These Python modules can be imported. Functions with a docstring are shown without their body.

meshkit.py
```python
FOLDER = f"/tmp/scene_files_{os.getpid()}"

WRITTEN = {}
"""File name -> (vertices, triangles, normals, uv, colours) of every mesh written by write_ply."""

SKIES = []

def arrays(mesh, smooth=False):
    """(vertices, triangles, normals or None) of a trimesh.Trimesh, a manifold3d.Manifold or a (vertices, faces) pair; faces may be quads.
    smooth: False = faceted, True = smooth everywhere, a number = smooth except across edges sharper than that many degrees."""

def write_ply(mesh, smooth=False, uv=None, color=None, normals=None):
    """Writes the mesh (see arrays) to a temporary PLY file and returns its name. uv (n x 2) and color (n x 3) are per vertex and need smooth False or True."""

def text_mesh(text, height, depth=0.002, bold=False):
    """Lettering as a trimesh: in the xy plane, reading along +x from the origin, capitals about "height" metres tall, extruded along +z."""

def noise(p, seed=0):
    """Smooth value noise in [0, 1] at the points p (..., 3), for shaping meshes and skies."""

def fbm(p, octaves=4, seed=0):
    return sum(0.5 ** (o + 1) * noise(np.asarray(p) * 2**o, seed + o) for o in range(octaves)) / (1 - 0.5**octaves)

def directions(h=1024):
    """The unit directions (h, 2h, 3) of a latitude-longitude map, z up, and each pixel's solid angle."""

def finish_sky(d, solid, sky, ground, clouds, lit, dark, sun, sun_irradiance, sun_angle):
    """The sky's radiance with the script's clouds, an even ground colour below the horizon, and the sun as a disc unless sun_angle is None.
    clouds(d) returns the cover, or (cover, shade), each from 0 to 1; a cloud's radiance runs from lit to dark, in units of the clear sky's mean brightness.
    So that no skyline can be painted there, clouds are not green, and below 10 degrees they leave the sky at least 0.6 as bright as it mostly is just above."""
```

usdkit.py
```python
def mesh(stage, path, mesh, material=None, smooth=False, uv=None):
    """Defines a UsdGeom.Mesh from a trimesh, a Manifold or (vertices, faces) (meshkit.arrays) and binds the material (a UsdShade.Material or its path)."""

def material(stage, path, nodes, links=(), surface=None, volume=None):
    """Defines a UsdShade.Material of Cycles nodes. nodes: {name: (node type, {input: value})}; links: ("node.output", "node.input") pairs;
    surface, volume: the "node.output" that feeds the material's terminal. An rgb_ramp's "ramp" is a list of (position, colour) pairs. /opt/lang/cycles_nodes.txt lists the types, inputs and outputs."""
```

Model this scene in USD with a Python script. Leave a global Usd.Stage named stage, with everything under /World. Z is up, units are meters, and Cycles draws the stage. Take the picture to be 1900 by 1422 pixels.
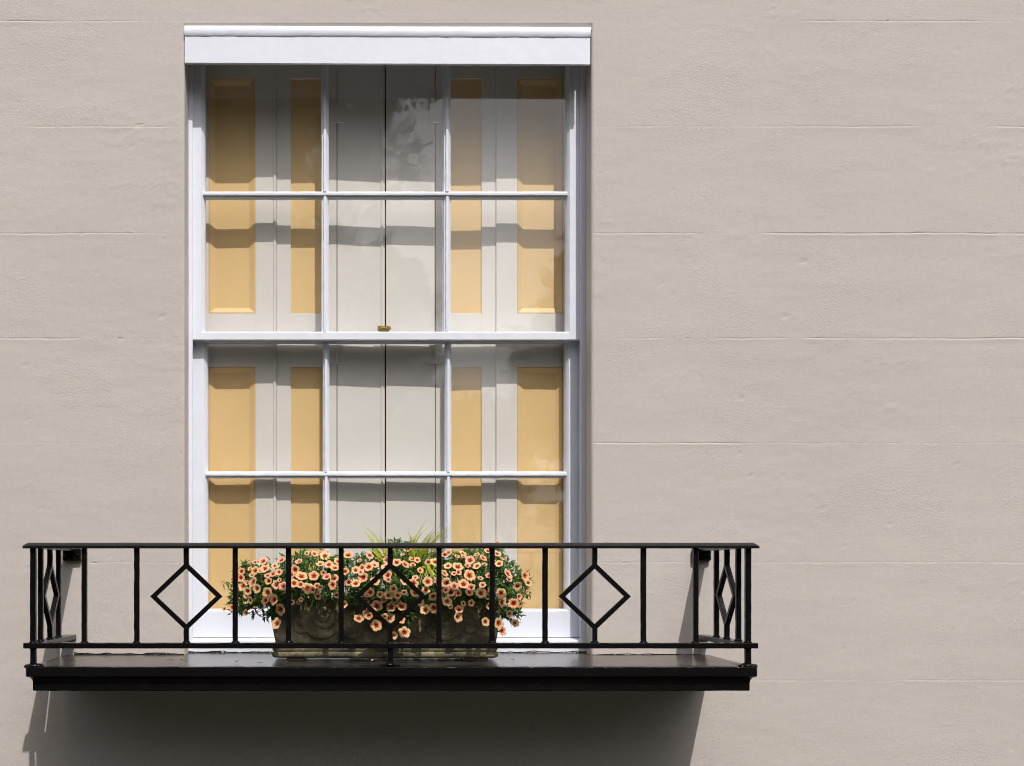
import math, random
import numpy as np, trimesh
from shapely.geometry import Polygon, Point
from pxr import Usd, UsdGeom, UsdLux, UsdShade, Gf, Sdf
import usdkit, meshkit
from manifold3d import Manifold

stage = Usd.Stage.CreateInMemory()
UsdGeom.SetStageUpAxis(stage, UsdGeom.Tokens.z)
UsdGeom.SetStageMetersPerUnit(stage, 1.0)
UsdGeom.Xform.Define(stage, '/World')
UsdGeom.Scope.Define(stage, '/World/Looks')

# ---------------------------------------------------------------- camera, sky, sun, exposure
D, S, EYE = 3.4, 630.0, 2.0            # metres from the wall face, photo pixels per metre on the wall, eye height
CX, CY = 660.0, 1065.0                 # where the level line of sight meets the photo
cam = UsdGeom.Camera.Define(stage, '/World/camera')
HA = 36.0
cam.CreateHorizontalApertureAttr(HA)
cam.CreateVerticalApertureAttr(HA * 766 / 1024)
cam.CreateFocalLengthAttr(HA * D / (1900 / S))
cam.CreateHorizontalApertureOffsetAttr((950 - CX) / 1900 * HA)
cam.CreateVerticalApertureOffsetAttr((CY - 711) / 1900 * HA)
cam.CreateClippingRangeAttr(Gf.Vec2f(0.05, 2000))
cam.AddTranslateOp().Set(Gf.Vec3d(0, -D, EYE))
cam.AddRotateXOp().Set(90.0)
cam.CreateExposureAttr(0.0)
EXPOSURE = cam.GetExposureAttr(); EXPOSURE.Set(0.24)

SUN = np.array([0.29, -1.0, 1.45]); SUN /= np.linalg.norm(SUN)
ELEV, ROT = math.asin(SUN[2]), math.atan2(SUN[0], SUN[1])
usdkit.material(stage, '/World/Looks/sky_light', {
    'sky': ('sky_texture', {'sky_type': 'single_scattering', 'sun_disc': False, 'sun_elevation': ELEV, 'sun_rotation': ROT, 'aerosol_density': 2.5}),
    'tc': ('texture_coordinate', {}), 'cn': ('noise_texture', {'scale': 2.2, 'detail': 6.0, 'roughness': 0.6, 'distortion': 0.4}),
    'cr': ('map_range', {'from_min': 0.3, 'from_max': 0.7, 'to_min': 0.45, 'to_max': 0.9}),
    'bw': ('rgb_to_bw', {}), 'ct': ('mix', {'mix_type': 'multiply', 'fac': 1.0, 'color2': (1.12, 1.06, 1.0)}), 'veil': ('mix', {'mix_type': 'mix'}),
    'bg': ('background_shader', {'strength': 0.15})},
    [('tc.generated', 'cn.vector'), ('cn.fac', 'cr.value'), ('cr.result', 'veil.fac'), ('sky.color', 'bw.color'), ('bw.val', 'ct.color1'), ('sky.color', 'veil.color1'), ('ct.color', 'veil.color2'), ('veil.color', 'bg.color')], surface='bg.background')
dome = UsdLux.DomeLight.Define(stage, '/World/sky')
UsdShade.MaterialBindingAPI.Apply(dome.GetPrim()).Bind(UsdShade.Material.Get(stage, '/World/Looks/sky_light'))
dome.GetPrim().SetCustomDataByKey('kind', 'structure')
dome.GetPrim().SetCustomDataByKey('label', 'hazy bright summer sky')
sun = UsdLux.DistantLight.Define(stage, '/World/sun')
sun.CreateNormalizeAttr(True); sun.CreateIntensityAttr(0.84); sun.CreateAngleAttr(0.5)
sun.CreateColorAttr(Gf.Vec3f(1.0, 0.955, 0.90))
zz = SUN; xx = np.cross([0, 0, 1.0], zz); xx /= np.linalg.norm(xx); yy = np.cross(zz, xx)
sun.AddTransformOp().Set(Gf.Matrix4d(*xx, 0, *yy, 0, *zz, 0, 0, 0, 0, 1))

# ---------------------------------------------------------------- helpers
rng = np.random.default_rng(11)
def fx(px, Y=0.0): return (px - CX) / S * (D + Y) / D       # metres right of the eye of what photo column px shows at depth Y
def fz(py, Y=0.0): return EYE + (CY - py) / S * (D + Y) / D

def numbered(path):
    if not stage.GetPrimAtPath(path): return path
    k = 1
    while stage.GetPrimAtPath(f'{path}_{k:03d}'): k += 1
    return f'{path}_{k:03d}'
def meta(p, label=None, cat=None, group=None, kind=None):
    for k, v in (('label', label), ('category', cat), ('group', group), ('kind', kind)):
        if v: p.SetCustomDataByKey(k, v)
    return p
def thing(name, label, cat, group=None, kind=None, loc=None):
    x = UsdGeom.Xform.Define(stage, numbered('/World/' + name))
    if loc is not None: x.AddTranslateOp().Set(Gf.Vec3d(*map(float, loc)))
    return meta(x.GetPrim(), label, cat, group, kind)
def holder(name, parent):
    return UsdGeom.Xform.Define(stage, numbered(f'{parent.GetPath()}/{name}')).GetPrim()
def part(name, mesh, mat, parent=None, smooth=35, uv=None, label=None, cat=None, group=None, kind=None):
    base = str(parent.GetPath()) if parent else '/World'
    m = usdkit.mesh(stage, numbered(f'{base}/{name}'), mesh, mat, smooth=smooth, uv=uv)
    return meta(m.GetPrim(), label, cat, group, kind)

def hull(pts): return Manifold.hull_points(np.asarray(pts, float))
def tm(mesh):
    v, f, _ = meshkit.arrays(mesh); return trimesh.Trimesh(v, f, process=False)
def cat_(*ms): return trimesh.util.concatenate([m if isinstance(m, trimesh.Trimesh) else tm(m) for m in ms])
def rbox(x0, x1, y0, y1, z0, z1, b=0.0015):
    pts = []
    for sx, x in ((1, x0), (-1, x1)):
        for sy, y in ((1, y0), (-1, y1)):
            for sz, z in ((1, z0), (-1, z1)):
                pts += [(x, y + sy * b, z + sz * b), (x + sx * b, y, z + sz * b), (x + sx * b, y + sy * b, z)]
    return hull(pts)
def sweep(prof, p0, p1, u, v, seg=1, amp=0.0, freq=40.0, seed=0, cap=True):
    """a bar of cross-section prof (counter-clockwise in the axes u, v), from p0 to p1, with hand-painted unevenness amp"""
    prof = np.asarray(prof, float); n = len(prof); u, v = np.asarray(u, float), np.asarray(v, float)
    p0, p1 = np.asarray(p0, float), np.asarray(p1, float); rings = []
    for k in range(seg + 1):
        c = p0 + (p1 - p0) * k / seg
        rings.append(c + prof[:, :1] * u + prof[:, 1:] * v)
    V = np.vstack(rings)
    if amp:
        for k, d in enumerate((u, v)):
            V = V + np.outer((meshkit.fbm(V * freq, 2, seed + 9 * k) - 0.5) * 2 * amp, d)
    F = []
    for k in range(seg):
        a, b = k * n, (k + 1) * n
        for i in range(n):
            j = (i + 1) % n
            F += [(a + i, a + j, b + j), (a + i, b + j, b + i)]
    if cap:
        c0 = len(V); V = np.vstack([V, rings[0].mean(0), rings[-1].mean(0)])
        for i in range(n):
            j = (i + 1) % n
            F += [(c0, j, i), (c0 + 1, seg * n + i, seg * n + j)]
    F = np.array(F)
    if np.dot(np.cross(u, v), p1 - p0) < 0: F = F[:, ::-1]
    return trimesh.Trimesh(V, F, process=False)
def tube(path, r, n=8, taper=None):
    path = np.asarray(path, float); t = np.gradient(path, axis=0); t /= np.linalg.norm(t, axis=1, keepdims=True) + 1e-12
    ref = np.array([0.31, 0.93, 0.2]); a = np.cross(t, ref); a /= np.linalg.norm(a, axis=1, keepdims=True); b = np.cross(t, a)
    rr = np.full(len(path), r) if taper is None else np.interp(np.linspace(0, 1, len(path)), np.linspace(0, 1, len(taper)), taper)
    th = np.linspace(0, 2 * np.pi, n, endpoint=False)
    V = (path[:, None] + rr[:, None, None] * (a[:, None] * np.cos(th)[None, :, None] + b[:, None] * np.sin(th)[None, :, None])).reshape(-1, 3)
    F = []
    for k in range(len(path) - 1):
        for i in range(n):
            j = (i + 1) % n; A, B = k * n, (k + 1) * n
            F += [(A + i, A + j, B + j), (A + i, B + j, B + i)]
    c = len(V); V = np.vstack([V, path[0], path[-1]])
    for i in range(n):
        j = (i + 1) % n; B = (len(path) - 1) * n
        F += [(c, j, i), (c + 1, B + i, B + j)]
    return trimesh.Trimesh(V, np.array(F), process=False)

# ---------------------------------------------------------------- materials
def look(name): return '/World/Looks/' + name
def paint(name, col, rough, bumps=(), var=0.05, vscale=6.0, spec=0.5, coat=0.0, extra=None):
    """painted / solid surface: colour drifting by var, fine relief from noise; bumps: (scale xyz, distance)"""
    n = {'geo': ('geometry', {}), 'n0': ('noise_texture', {'scale': vscale, 'detail': 5.0, 'roughness': 0.6}),
         'r0': ('rgb_ramp', {'ramp': [(0.3, tuple(c * (1 - var) for c in col)), (0.7, tuple(min(1, c * (1 + var)) for c in col))]}),
         'p': ('principled_bsdf', {'roughness': rough, 'specular_ior_level': spec, 'coat_weight': coat, 'coat_roughness': 0.12})}
    l = [('geo.position', 'n0.vector'), ('n0.fac', 'r0.fac'), ('r0.color', 'p.base_color')]
    last = None
    for k, (sc, dist) in enumerate(bumps):
        n[f'm{k}'] = ('mapping', {'scale': sc}); n[f't{k}'] = ('noise_texture', {'scale': 1.0, 'detail': 3.0, 'roughness': 0.55})
        n[f'b{k}'] = ('bump', {'strength': 1.0, 'distance': dist})
        l += [('geo.position', f'm{k}.vector'), (f'm{k}.vector', f't{k}.vector'), (f't{k}.fac', f'b{k}.height')]
        if last: l.append((last, f'b{k}.normal'))
        last = f'b{k}.normal'
    if last: l.append((last, 'p.normal'))
    usdkit.material(stage, look(name), n, l, surface='p.BSDF')
    return look(name)

# stucco: smooth trowelled areas and rough patches, with fine pits
usdkit.material(stage, look('stucco'), {
    'geo': ('geometry', {}),
    'drift': ('noise_texture', {'scale': 1.3, 'detail': 4.0, 'roughness': 0.55}),
    'driftr': ('rgb_ramp', {'ramp': [(0.3, (0.438, 0.402, 0.376)), (0.7, (0.468, 0.430, 0.401))]}),
    'speck': ('noise_texture', {'scale': 70.0, 'detail': 4.0, 'roughness': 0.65}),
    'speckr': ('map_range', {'from_min': 0.3, 'from_max': 0.7, 'to_min': 0.965, 'to_max': 1.03}),
    'mul': ('mix', {'mix_type': 'multiply', 'fac': 1.0}),
    'mask': ('noise_texture', {'scale': 2.6, 'detail': 3.0, 'roughness': 0.6, 'distortion': 0.6}),
    'maskr': ('map_range', {'range_type': 'smoothstep', 'from_min': 0.46, 'from_max': 0.66, 'to_min': 0.25, 'to_max': 1.0}),
    'fine': ('noise_texture', {'scale': 150.0, 'detail': 5.0, 'roughness': 0.72}),
    'mulh': ('math', {'math_type': 'multiply'}),
    'b1': ('bump', {'strength': 1.0, 'distance': 0.0015}),
    'str': ('mapping', {'scale': (16.0, 16.0, 60.0)}),
    'trow': ('noise_texture', {'scale': 0.8, 'detail': 3.0, 'roughness': 0.5, 'distortion': 0.8}),
    'b2': ('bump', {'strength': 1.0, 'distance': 0.00035}),
    'p': ('principled_bsdf', {'roughness': 0.75, 'specular_ior_level': 0.25}),
}, [('geo.position', 'drift.vector'), ('drift.fac', 'driftr.fac'), ('geo.position', 'speck.vector'), ('speck.fac', 'speckr.value'),
    ('driftr.color', 'mul.color1'), ('speckr.result', 'mul.color2'), ('mul.color', 'p.base_color'),
    ('geo.position', 'mask.vector'), ('mask.fac', 'maskr.value'), ('geo.position', 'fine.vector'),
    ('fine.fac', 'mulh.value1'), ('maskr.result', 'mulh.value2'), ('mulh.value', 'b1.height'),
    ('geo.position', 'str.vector'), ('str.vector', 'trow.vector'), ('trow.fac', 'b2.height'), ('b2.normal', 'b1.normal'), ('b1.normal', 'p.normal')], surface='p.BSDF')
STUCCO = look('stucco')
WHITE = paint('white_gloss_paint', (0.655, 0.685, 0.765), 0.32, [((26, 26, 26), 0.0006), ((140, 140, 140), 0.00016)], 0.015)
GREY = paint('grey_shutter_paint', (0.66, 0.625, 0.598), 0.5, [((14, 14, 14), 0.0008), ((120, 120, 300), 0.00012)], 0.02)
YELLOW = paint('yellow_panel_paint', (0.70, 0.485, 0.232), 0.5, [((14, 14, 14), 0.0008), ((120, 120, 300), 0.00012)], 0.025)
BLACK = paint('black_iron_paint', (0.0035, 0.0032, 0.0034), 0.16, [((60, 60, 60), 0.0016), ((190, 190, 190), 0.0009)], 0.2, 20, spec=0.2)
RAILBLACK = paint('black_handrail_paint', (0.006, 0.006, 0.0065), 0.2, [((60, 60, 60), 0.0012), ((190, 190, 190), 0.0005)], 0.2, 20, spec=0.5)
SLAB = paint('black_slab_paint', (0.030, 0.023, 0.019), 0.22, [((18, 60, 60), 0.0006), ((160, 160, 160), 0.0002)], 0.3, 14)
BRASS = look('brass')
usdkit.material(stage, BRASS, {'p': ('principled_bsdf', {'base_color': (0.22, 0.145, 0.05), 'metallic': 1.0, 'roughness': 0.5})}, [], surface='p.BSDF')
WOOD = paint('bare_brown_wood', (0.20, 0.12, 0.06), 0.7, [((60, 60, 60), 0.001)], 0.2, 30)
ROOM = paint('dark_room', (0.03, 0.022, 0.015), 0.9)
SOIL = paint('soil', (0.03, 0.02, 0.013), 0.95, [((200, 200, 200), 0.008)], 0.4, 60)
BARK = paint('bark', (0.10, 0.08, 0.06), 0.9, [((8, 8, 2), 0.03)], 0.3, 5)
GROUND = paint('dark_lawn', (0.021, 0.021, 0.011), 0.9, [((60, 60, 60), 0.008)], 0.2, 3)
DRY = paint('dry_leaf_brown', (0.20, 0.09, 0.04), 0.8, (), 0.3, 60)
PALE = paint('fallen_petal', (0.7, 0.5, 0.4), 0.7, (), 0.1, 60)
# old carved stone with moss
usdkit.material(stage, look('mossy_stone'), {
    'geo': ('geometry', {}), 'n': ('noise_texture', {'scale': 16.0, 'detail': 6.0, 'roughness': 0.65, 'distortion': 0.4}),
    'r': ('rgb_ramp', {'ramp': [(0.32, (0.055, 0.050, 0.034)), (0.45, (0.11, 0.10, 0.066)), (0.54, (0.17, 0.155, 0.085)), (0.66, (0.31, 0.285, 0.215))]}),
    'f': ('noise_texture', {'scale': 130.0, 'detail': 5.0, 'roughness': 0.65}), 'b': ('bump', {'strength': 1.0, 'distance': 0.003}),
    'p': ('principled_bsdf', {'roughness': 0.85, 'specular_ior_level': 0.25})},
    [('geo.position', 'n.vector'), ('n.fac', 'r.fac'), ('r.color', 'p.base_color'), ('geo.position', 'f.vector'), ('f.fac', 'b.height'), ('b.normal', 'p.normal')], surface='p.BSDF')
STONE = look('mossy_stone')
# glass pane: clear, reflecting by Fresnel, slightly wavy, faint dust
usdkit.material(stage, look('old_window_glass'), {
    'geo': ('geometry', {}), 'n': ('noise_texture', {'scale': 9.0, 'detail': 2.0, 'roughness': 0.4}), 'b': ('bump', {'strength': 1.0, 'distance': 0.0004}),
    'ior': ('map_range', {'from_min': 0.0, 'from_max': 1.0, 'to_min': 1.52, 'to_max': 1 / 1.52}), 'fr': ('fresnel', {}), 't': ('transparent_bsdf', {'color': (0.985, 0.99, 0.985)}), 'g': ('glossy_bsdf', {'color': (1, 1, 1), 'roughness': 0.03}),
    'mx': ('mix_closure', {}),
    'dn': ('noise_texture', {'scale': 5.0, 'detail': 8.0, 'roughness': 0.75, 'distortion': 1.2}), 'dr': ('map_range', {'from_min': 0.5, 'from_max': 0.8, 'to_min': 0.0, 'to_max': 0.008}),
    'sn': ('noise_texture', {'scale': 55.0, 'detail': 3.0, 'roughness': 0.6, 'distortion': 1.5}), 'sr': ('map_range', {'from_min': 0.70, 'from_max': 0.80, 'to_min': 0.0, 'to_max': 0.03}),
    'ad': ('math', {'math_type': 'add'}), 'd': ('diffuse_bsdf', {'color': (0.6, 0.57, 0.52)}), 'mx2': ('mix_closure', {})},
    [('geo.position', 'n.vector'), ('n.fac', 'b.height'), ('b.normal', 'g.normal'), ('geo.backfacing', 'ior.value'), ('ior.result', 'fr.IOR'), ('fr.fac', 'mx.fac'), ('t.BSDF', 'mx.closure1'), ('g.BSDF', 'mx.closure2'),
     ('geo.position', 'dn.vector'), ('dn.fac', 'dr.value'), ('geo.position', 'sn.vector'), ('sn.fac', 'sr.value'), ('dr.result', 'ad.value1'), ('sr.result', 'ad.value2'),
     ('ad.value', 'mx2.fac'), ('mx.closure', 'mx2.closure1'), ('d.BSDF', 'mx2.closure2')], surface='mx2.closure')
GLASS = look('old_window_glass')
def leafy(name, dark, light, trans, rough=0.5, amount=0.35):
    usdkit.material(stage, look(name), {
        'geo': ('geometry', {}), 'r': ('rgb_ramp', {'ramp': [(0.0, dark), (1.0, light)]}),
        'p': ('principled_bsdf', {'roughness': rough, 'specular_ior_level': 0.35}), 't': ('translucent_bsdf', {'color': trans}), 'mx': ('mix_closure', {'fac': amount})},
        [('geo.random_per_island', 'r.fac'), ('r.color', 'p.base_color'), ('p.BSDF', 'mx.closure1'), ('t.BSDF', 'mx.closure2')], surface='mx.closure')
    return look(name)
LEAF = leafy('petunia_leaf', (0.055, 0.115, 0.022), (0.12, 0.21, 0.05), (0.12, 0.26, 0.04))
BLADE = leafy('grass_blade', (0.42, 0.46, 0.06), (0.70, 0.66, 0.22), (0.50, 0.50, 0.10), 0.45, 0.4)
TREE = leafy('tree_leaf', (0.028, 0.055, 0.014), (0.06, 0.10, 0.028), (0.06, 0.11, 0.02), 0.5, 0.25)
STEM = leafy('stem_green', (0.06, 0.11, 0.03), (0.09, 0.15, 0.04), (0.05, 0.1, 0.02), 0.6, 0.1)
def petal(name, mid, edge, throat=(0.38, 0.028, 0.010)):
    mixc = tuple(0.5 * a + 0.5 * b for a, b in zip(throat, mid))
    usdkit.material(stage, look(name), {
        'tc': ('texture_coordinate', {}), 'sp': ('separate_xyz', {}),
        'r': ('rgb_ramp', {'ramp': [(0.0, (0.16, 0.012, 0.005)), (0.16, throat), (0.32, throat), (0.40, mixc), (0.48, mid), (0.78, edge), (1.0, edge)]}),
        'oi': ('object_info', {}), 'hr': ('map_range', {'from_min': 0.0, 'from_max': 1.0, 'to_min': 0.88, 'to_max': 1.08}),
        'hs': ('hsv', {'hue': 0.5, 'saturation': 1.0}),
        'p': ('principled_bsdf', {'roughness': 0.6, 'specular_ior_level': 0.25}), 't': ('translucent_bsdf', {}), 'mx': ('mix_closure', {'fac': 0.28})},
        [('tc.UV', 'sp.vector'), ('sp.x', 'r.fac'), ('r.color', 'hs.color'), ('oi.random', 'hr.value'), ('hr.result', 'hs.value'), ('hs.color', 'p.base_color'), ('hs.color', 't.color'),
         ('p.BSDF', 'mx.closure1'), ('t.BSDF', 'mx.closure2')], surface='mx.closure')
    return look(name)
PETALS = [petal('petal_peach', (0.78, 0.38, 0.17), (0.80, 0.49, 0.27)), petal('petal_cream', (0.74, 0.47, 0.20), (0.78, 0.57, 0.31)), petal('petal_pink', (0.77, 0.36, 0.19), (0.80, 0.49, 0.33))]
THROAT = paint('flower_throat', (0.22, 0.02, 0.008), 0.7)

# ---------------------------------------------------------------- ground
part('ground', (np.array([[-300, -600, 0], [300, -600, 0], [300, 60, 0], [-300, 60, 0]], float), np.array([[0, 1, 2, 3]])), GROUND, smooth=False,
     kind='structure', label='dark ground in front of the house')

# ---------------------------------------------------------------- stucco wall in courses
OX0, OX1 = fx(342), fx(1098)
OZ0, OZ1 = fz(1226), fz(54)
house = thing('house_wall', 'beige rendered house wall with thin horizontal joint lines around the window', 'wall')
JOINTS = [-157, 39, 235, 433, 628, 822, 1044, 1263, 1482]
jz = [fz(p) for p in JOINTS]
def dense(bounds, step): return np.concatenate([np.arange(a, b, s) for (a, b), s in zip(zip(bounds[:-1], bounds[1:]), step)] + [[bounds[-1]]])
xs = dense([-7.0, -1.4, -1.13, OX0 - 0.012, OX0, ], [0.35, 0.02, 0.0065, 0.002])[:-1]
xs2 = dense([OX1, OX1 + 0.012, 2.06, 2.4, 8.0], [0.002, 0.0065, 0.02, 0.35])
xm = np.linspace(OX0, OX1, 190)
X = np.concatenate([xs, xm, xs2])
zfine = dense([1.36, 3.80], [0.0065])
zr = np.concatenate([np.arange(0, 1.2, 0.2), np.arange(1.2, 1.36, 0.02), zfine, np.arange(3.84, 4.2, 0.03), np.arange(4.2, 7.3, 0.25)])
keep = np.ones(len(zr), bool)
for z in jz: keep &= np.abs(zr - z) > 0.0085
keep &= (np.abs(zr - OZ0) > 0.004) & (np.abs(zr - OZ1) > 0.004)
JO = np.array([-0.008, -0.0045, -0.0027, -0.0013, 0.0, 0.0013, 0.0027, 0.0045, 0.008])
Z = np.sort(np.concatenate([zr[keep], [OZ0, OZ1]] + [z + JO for z in jz]))
Z = Z[np.concatenate([[True], np.diff(Z) > 1e-5])]
gx, gz = np.meshgrid(X, Z)
P2 = np.stack([gx, np.zeros_like(gx), gz], -1)
def sm(a, lo, hi):
    t = np.clip((a - lo) / (hi - lo), 0, 1); return t * t * (3 - 2 * t)
h = 0.0030 * (meshkit.fbm(P2 * 1.6, 3, 3) - 0.5)
h += 0.0016 * (meshkit.fbm(P2 * np.array([5, 1, 14.0]), 3, 5) - 0.5)
rough = sm(meshkit.fbm(P2 * 2.7, 3, 8), 0.5, 0.68)
h += rough * 0.0008 * (meshkit.fbm(P2 * np.array([38, 1, 55.0]), 3, 12) - 0.5)
ridge = 1 - np.abs(meshkit.fbm(P2 * np.array([7, 1, 9.0]), 4, 21) - 0.5) * 2      # trowel edges
h += 0.0008 * sm(ridge, 0.96, 1.0) * sm(meshkit.fbm(P2 * 3.1, 2, 33), 0.55, 0.72)
pit = meshkit.noise(P2 * 62, 77); h -= 0.0020 * sm(pit, 0.955, 0.99)
SHOWS = {1: ([0, 110, 130, 260, 330, 1100, 1400, 1520, 1900], [1, 1, .55, .5, .1, .1, .1, .55, .5]), 2: ([0, 60, 300, 330, 1100, 1190, 1240, 1380, 1420, 1500, 1900], [.3, .7, .7, .2, .1, .3, .1, .2, .6, .6, 1]),
         3: ([0, 200, 260, 320, 1100, 1290, 1310, 1410, 1425, 1900], [.8, .8, .25, .1, .6, .6, .05, .05, 1, 1]), 4: ([0, 190, 215, 330, 1100, 1455, 1465, 1490, 1500, 1900], [.9, .7, .1, .1, .8, .7, .05, .05, .9, .9]),
         5: ([0, 330, 1100, 1370, 1380, 1900], [.08, .08, .85, .8, .22, .18]), 6: ([0, 330, 1100, 1900], [.15, .3, .25, .4]), 7: ([0, 60, 330, 1400, 1900], [.25, .2, .05, .25, .3])}
for k, z in enumerate(jz):
    w = 0.0012 * (meshkit.fbm(np.stack([gx * 60, np.full_like(gx, k * 2.0), 0 * gx], -1), 2, 46) - 0.5) + 0.0016 * (meshkit.fbm(np.stack([gx * 9, np.full_like(gx, k * 7.0), 0 * gx], -1), 3, 40) - 0.5) * 2
    pcol = gx * S + CX                                # how clearly each joint still shows along the wall
    keep_at = SHOWS.get(k, ([0], [0.5]))
    pres = np.interp(pcol, keep_at[0], keep_at[1]) * sm(meshkit.fbm(np.stack([gx * 4, np.full_like(gx, k * 3.7 + 1), 0 * gx], -1), 3, 41), 0.28, 0.5)
    pres *= 0.45 + 0.9 * meshkit.noise(np.stack([gx * 33, np.full_like(gx, k * 5.0), 0 * gx], -1), 42)
    h -= 0.0014 * pres * np.exp(-((gz - z - w) / 0.0014) ** 2)
    h += 0.0007 * pres * np.exp(-((gz - z - w + 0.006) / 0.004) ** 2)
edge = np.minimum(np.where(gx < 0, OX0 - gx, gx - OX1), 1); edge = np.where((gz > fz(45)) | (gz < OZ0), 1, edge); edge = np.clip(edge, 0, 1)
h -= 0.004 * np.exp(-(edge / 0.0028) ** 1.5)
h = np.where(edge < 1e-6, -0.004, h)
V = np.stack([gx, -h, gz], -1)
nx = len(X)
cx_, cz_ = 0.5 * (X[1:] + X[:-1]), 0.5 * (Z[1:] + Z[:-1])
hole = ((cx_ > OX0) & (cx_ < OX1))[None, :] & ((cz_ > OZ0) & (cz_ < OZ1))[:, None]
for a, b in zip([-1] + jz[::-1], jz[::-1] + [99]):
    rows = np.where((cz_ > a) & (cz_ < b))[0]
    if not len(rows): continue
    r, c = np.meshgrid(rows, np.arange(nx - 1), indexing='ij')
    ok = ~hole[r, c]; r, c = r[ok], c[ok]
    sides = [c < 1e9]
    if hole[rows].any(axis=1).all(): sides = [cx_[c] < 0.1, cx_[c] > 0.1]
    for sd in sides:
        R, C = r[sd], c[sd]
        q = np.stack([R * nx + C, R * nx + C + 1, (R + 1) * nx + C + 1, (R + 1) * nx + C], 1)
        used, inv = np.unique(q, return_inverse=True)
        part('render_course', (V.reshape(-1, 3)[used], inv.reshape(q.shape)), STUCCO, house, smooth=True)
def grid_sheet(fn, nu, nv, flip=False):
    u, v = np.meshgrid(np.linspace(0, 1, nu), np.linspace(0, 1, nv)); Vv = fn(u, v).reshape(-1, 3)
    i = (np.arange(nv - 1)[:, None] * nu + np.arange(nu - 1)[None]).ravel()
    q = np.stack([i, i + 1, i + nu + 1, i + nu], 1)
    return (Vv, q[:, ::-1] if flip else q)
for xe, fl, sd in ((OX0, False, 1), (OX1, True, 2)):
    def rev(u, v, xe=xe, sd=sd):
        p = np.stack([np.full_like(u, xe), 0.004 + u * 0.25, OZ0 + v * (OZ1 - OZ0)], -1)
        p[..., 0] += (0.0025 * (meshkit.fbm(p * np.array([1, 14, 9.0]), 4, 50 + sd) - 0.5)) * np.minimum(1, u * 8)
        return p
    part('window_reveal', grid_sheet(rev, 24, 300, fl), STUCCO, house, smooth=True)
part('window_head_soffit', tm(rbox(OX0 - 0.02, OX1 + 0.02, 0.005, 0.26, OZ1, OZ1 + 0.02)), STUCCO, house)
rb = trimesh.creation.box(bounds=[[OX0 - 0.03, 0.03, OZ0 - 0.05], [OX1 + 0.03, 0.9, OZ1 + 0.05]])
rb.update_faces(rb.face_normals[:, 1] > -0.5)
part('room_lining', rb, ROOM, house, smooth=False)

# ---------------------------------------------------------------- sash window
win = thing('sash_window', 'tall white painted twelve-pane sash window in the beige wall', 'window')
NSEED = [100]
def seed(): NSEED[0] += 7; return NSEED[0]
def wbar(prof, p0, p1, u, v, amp=0.0007):
    L = np.linalg.norm(np.asarray(p1) - np.asarray(p0))
    return sweep(prof, p0, p1, u, v, max(4, int(L / 0.012)), amp, 55.0, seed())
XV, YV, ZV = (1, 0, 0), (0, 1, 0), (0, 0, 1)
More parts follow.
